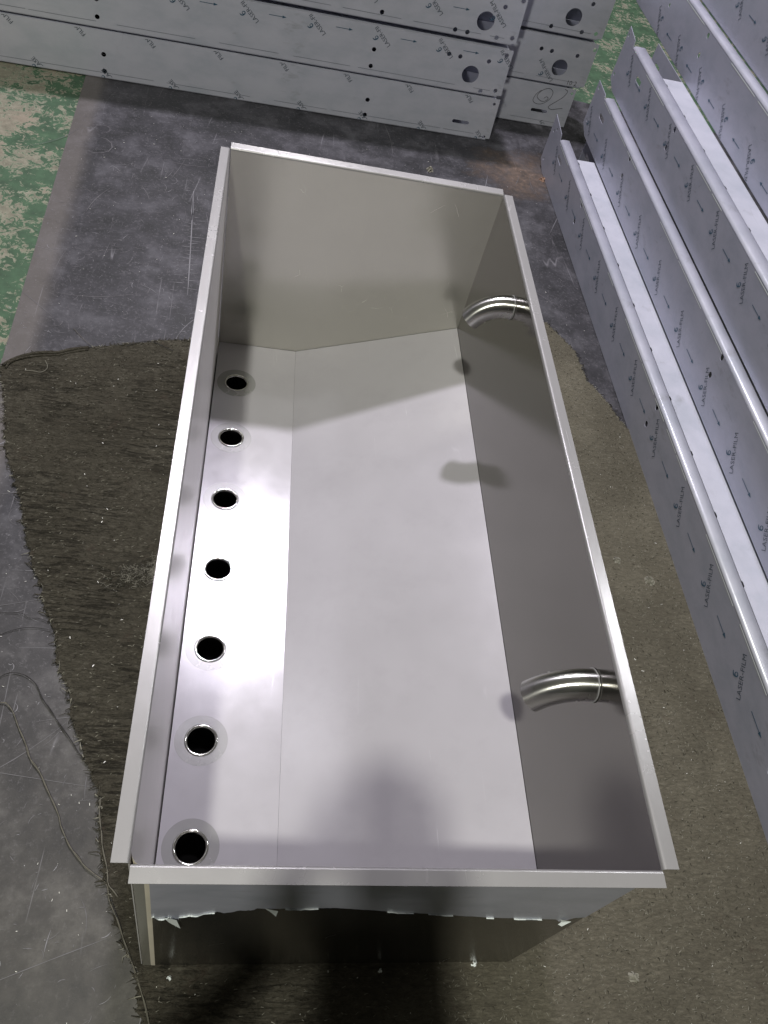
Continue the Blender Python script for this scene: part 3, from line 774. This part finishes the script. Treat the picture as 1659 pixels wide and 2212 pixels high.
# ---- stacks behind the trough
A2 = Vector((-.885, 2.893, 0)); DL = Vector((.972 + .885, 2.970 - 2.893, 0)).normalized(); NL = Vector((-DL.y, DL.x, 0))
def XL(s, t, z): return W3(A2 + DL * s + NL * t + Vector((0, 0, z)))
def back_channel(z0, z1_, t0, s0, s1, cut, holes, texts, arrows, label, depth, mat=M_FILM, extra=None, lip=True):
    root = empty('steel_channel', XL(s1 - .3, t0, z0)); tag(root, label, 'metal channel')
    r = .006
    outer = [(s0, z0 + r), (s1 - cut, z0 + r), (s1, z0 + r + .004), (s1 - .004, z1_), (s0, z1_)]
    bm = plate_bm(outer, holes, .002, lambda u, v, wz: XL(u, t0 + wz, v)); link('web', bm, mat, root)
    bm = bmesh.new()
    a = [(t0, z0 + r)] + arc(t0 + r, z0 + r, r, 180, 270, 5)[1:] + [(t0 + depth, z0)] + [(t0 + depth, z0 + .002)] + [(t0 + r, z0 + .002)]
    sweep(bm, a, s0, s1 - .015, lambda s, p, q_: XL(s, p, q_), closed=True); bmesh.ops.recalc_face_normals(bm, faces=bm.faces)
    link('lower_flange', bm, mat, root)
    bm = bmesh.new(); box(bm, (s0, t0 + .0021, z1_ - .002), (s1 - .02, t0 + depth, z1_ - .0002), XL); link('upper_flange', bm, mat, root)
    bm = bmesh.new(); box(bm, (s0, t0 + depth - .002, z0 + .003), (s1 - .004, t0 + depth - .0005, z1_ - .003), XL); link('back_web', bm, M_FILM_SHADE, root)
    bm = bmesh.new(); X = lambda u, v: XL(u, t0 - .0008, v)
    for (u, v, *bd) in texts: mark(bm, u, v, math.radians(135), X, body=bd[0] if bd else 'LASER-FILM', emblem=not bd or bd[0][0] == 'L')
    for (u, v) in arrows: arrow_mark(bm, u, v, 1, X)
    crop_z(bm, lambda co: co.z, XL(0, 0, z0 + .004).z, XL(0, 0, z1_ - .001).z)
    # scored line just above the bottom bend
    q = random.Random(int(z0 * 900) + 7)
    s = s0 + .1
    while s < s1 - .1:
        l = q.uniform(.1, .5); stroke(bm, [(s, z0 + .0225 + q.uniform(-.0006, .0006)), (min(s + l, s1 - .05), z0 + .0225)], .00045, X, 0); s += l + q.uniform(.01, .1)
    if extra: extra(bm, X)
    if len(bm.faces): link('film_print', bm, [M_INK, M_INKB, M_PEN], root)
    return root
D1 = .185
def tl(c, v, lo, hi, p=.2405, bd=()):
    n0 = int((lo - c) / p) - 1; return [(c + p * i, v, *bd) for i in range(n0, 14) if lo < c + p * i < hi]
za, zb, zc_, zd = -.58, -.402, -.2215, -.0435
back_channel(za + .003, zb - .006, 0, -.6, 1.858, .05, [slot(1.722, -.518, .070, .014)] + [circ(1.338, v, .0085, 16) for v in (-.493, -.552)] + [circ(.3625, v, .0085, 16) for v in (-.49, -.549)] + [circ(1.835, -.428, .006, 12), circ(1.834, -.562, .006, 12)],
             tl(1.249, -.420, -.5, 1.86, bd=('FILM',)) + tl(1.092, -.557, -.5, 1.86, bd=('LASE',)), [], 'bottom channel of the front stack behind the trough, slotted at its right end', D1)
holes2 = [circ(1.708, -.334, .0325, 36)] + [circ(s, v, .0082, 16) for s, v in ((1.327, -.307), (1.326, -.367), (.348, -.307), (.348, -.365), (1.823, -.377), (1.765, -.388), (1.765, -.276), (1.825, -.244), (1.608, -.275), (1.652, -.277))]
back_channel(zb, zc_ - .003, 0, -.6, 1.851, .03, holes2, tl(1.102, -.250, -.5, 1.9), tl(1.176, -.254, -.5, 1.8),
             'middle channel of the front stack behind the trough, printed with a row of arrows', D1)
holes3 = [circ(1.71, -.142, .0325, 36)] + [circ(s, v, .0082, 16) for s, v in ((1.331, -.178), (1.331, -.118), (.348, -.125), (.348, -.185), (1.607, -.199 + .01), (1.654, -.19), (1.767, -.190), (1.826, -.182), (1.767, -.085), (1.826, -.055))]
back_channel(zc_ + .012, zd, 0, -.6, 1.846, .03, holes3, tl(1.508, -.112, -.5, 1.9), tl(1.580, -.116, -.5, 1.8),
             'top channel of the front stack behind the trough, cut by the upper picture edge', D1)
back_channel(zd + .002, zd + .178, 0, -.6, 1.846, .03, [circ(1.71, zd + .09, .0325, 36)], [], [], 'unseen channel added on top of the front stack behind the trough to lengthen its shadow', D1)  # added row out of view, makes the stack's shadow longer
T2 = .21
def scrib(bm, X):
    k = lambda pts: [(2.05 + a * .001, -.58 + b * .001) for a, b in pts]
    stroke(bm, k([(52, 118), (62, 126), (70, 118), (58, 106), (40, 106), (20, 122), (34, 148), (62, 160), (82, 146), (76, 116), (50, 94), (24, 92), (8, 104), (14, 130), (30, 148)]), .0009, X, 2)
    stroke(bm, k([(128, 168), (142, 160), (132, 136), (108, 112), (88, 94), (84, 84), (100, 78), (124, 84), (146, 90)]), .0009, X, 2)
def nums(bm, X):
    text_into('10 2', .026, lambda x, y, wz: X(2.195 + x, -.385 + y), bm, 2, -.01)
back_channel(za + .003, zb - .006, T2, .4, 2.232, .05, [slot(2.100, -.516, .074, .014), circ(2.214, -.425, .006, 12)], tl(2.16, -.592, .5, 2.3), [],
             'bottom channel of the rear stack, with hand drawn loops beside a slot', .16, extra=scrib)
back_channel(zb, zc_ - .001, T2, .4, 2.254, .06, [circ(2.122, -.334, .0325, 36)] + [circ(s, v, .0082, 16) for s, v in ((2.022, -.276), (2.067, -.278), (2.178, -.278), (2.240, -.245))],
             tl(2.07, -.352, .5, 2.3), [], 'middle channel of the rear stack, with a small handwritten number at its corner', .16, extra=nums)
back_channel(zc_ + .010, zd, T2, .4, 2.250, .03, [circ(2.107, -.144, .0325, 36)] + [circ(s, v, .0082, 16) for s, v in ((2.165, -.087), (2.219, -.187), (2.02, -.085), (2.16, -.190), (2.03, -.19))],
             [], [], 'top channel of the rear stack, beside the green floor at the top edge', .16)

# ------------------------------------------------------------------ the photographer, standing behind the lens: blocks part of the rear lamp
def skin_figure(name, J, E, mats, matfn, origin):
    me = bpy.data.meshes.new(name); me.from_pydata([j[0] for j in J], E, [])
    ob = bpy.data.objects.new('tmp', me); COL.objects.link(ob)
    ob.modifiers.new('s', 'SKIN'); sv = me.skin_vertices[0].data
    for i, j in enumerate(J): sv[i].radius = j[1] if isinstance(j[1], tuple) else (j[1], j[1])
    sv[0].use_root = True
    m = ob.modifiers.new('u', 'SUBSURF'); m.levels = 2
    dg = bpy.context.evaluated_depsgraph_get(); dg.update()
    nm = bpy.data.meshes.new_from_object(ob.evaluated_get(dg)); bpy.data.objects.remove(ob)
    bm = bmesh.new(); bm.from_mesh(nm); bpy.data.meshes.remove(nm)
    for f in bm.faces: f.material_index = matfn(f.calc_center_median()); f.smooth = True
    me2 = bpy.data.meshes.new(name); bmesh.ops.translate(bm, verts=bm.verts, vec=-Vector(origin)); bm.to_mesh(me2); bm.free()
    for m_ in mats: me2.materials.append(m_)
    o = bpy.data.objects.new(name, me2); COL.objects.link(o); o.location = origin
    return o
px = .03
J = [((px, -.68, .94), (.15, .11)), ((px, -.66, 1.12), (.14, .10)), ((px, -.62, 1.32), (.16, .11)), ((px, -.575, 1.47), .06), ((px, -.545, 1.53), .055), ((px, -.515, 1.60), (.078, .09)), ((px, -.50, 1.69), (.07, .085))]
E_ = [(0, 1), (1, 2), (2, 3), (3, 4), (4, 5), (5, 6)]
for sx in (-1, 1):
    n = len(J)
    J += [((px + sx * .17, -.60, 1.39), .062), ((px + sx * .19, -.50, 1.17), .045), ((.0716 + sx * .085, -.39, 1.46), .031), ((.0716 + sx * .075, -.335, 1.555), (.024, .034)),
          ((px + sx * .10, -.68, .86), .092), ((px + sx * .115, -.67, .48), .060), ((px + sx * .12, -.70, .09), .040), ((px + sx * .135, -.575, .045), .036)]
    E_ += [(2, n), (n, n + 1), (n + 1, n + 2), (n + 2, n + 3), (0, n + 4), (n + 4, n + 5), (n + 5, n + 6), (n + 6, n + 7)]
    for k in range(4):       # fingers closing round the phone edge, thumb apart
        a = len(J); zz = 1.545 + .020 * k; yy = -.337 + .020 * k
        J += [((.0716 + sx * .068, yy, zz + .008), .009), ((.0716 + sx * .050, yy + .002, zz + .016), .008), ((.0716 + sx * .034, yy - .004, zz + .010), .007)]
        E_ += [(n + 3, a), (a, a + 1), (a + 1, a + 2)]
skin = flat('skin', (.45, .28, .2), .5); cloth = flat('navy_work_jacket', (.03, .035, .05), .85); trous = flat('dark_work_trousers', (.025, .025, .028), .9); shoe = flat('black_work_shoes', (.012, .012, .012), .6)
def mf(c):
    if c.z < .10: return 3
    if c.z < .96 and abs(c.x - px) < .32: return 2
    if c.z > 1.50 and abs(c.x - px) < .10 and c.y < -.40: return 0
    if c.y > -.375: return 0
    return 1
person = skin_figure('person', J, E_, [skin, cloth, trous, shoe], mf, (px, -.68, 0))
tag(person, 'person in navy jacket and dark trousers holding up a phone beside the trough', 'person')
bm = bmesh.new(); bmesh.ops.create_uvsphere(bm, u_segments=20, v_segments=12, radius=.098)
bmesh.ops.delete(bm, geom=[v for v in bm.verts if v.co.z < -.02 and v.co.y > -.02], context='VERTS')
for v in bm.verts: v.co = Vector((v.co.x * .86 + px, v.co.y * 1.0 - .525, v.co.z * .98 + 1.665))
link('hair', bm, flat('black_hair', (.012, .011, .010), .6), person, smooth=True)
bm = bmesh.new()
ax = Vector(R[0]); up = -Vector(R[1]); fw = Vector(R[2]); pc = CAM - up * .055 - fw * .012
box(bm, (-.0375, -.080, -.004), (.0375, .080, .004), lambda x, y, z: tuple(pc + ax * x + up * y + fw * z))
bmesh.ops.bevel(bm, geom=[e for e in bm.edges], offset=.0025, segments=2, affect='EDGES')
bmesh.ops.recalc_face_normals(bm, faces=bm.faces)
tag(link('phone', bm, flat('black_phone_glass', (.01, .01, .012), .15), origin=tuple(pc)), 'black phone held in both hands of the person', 'phone')
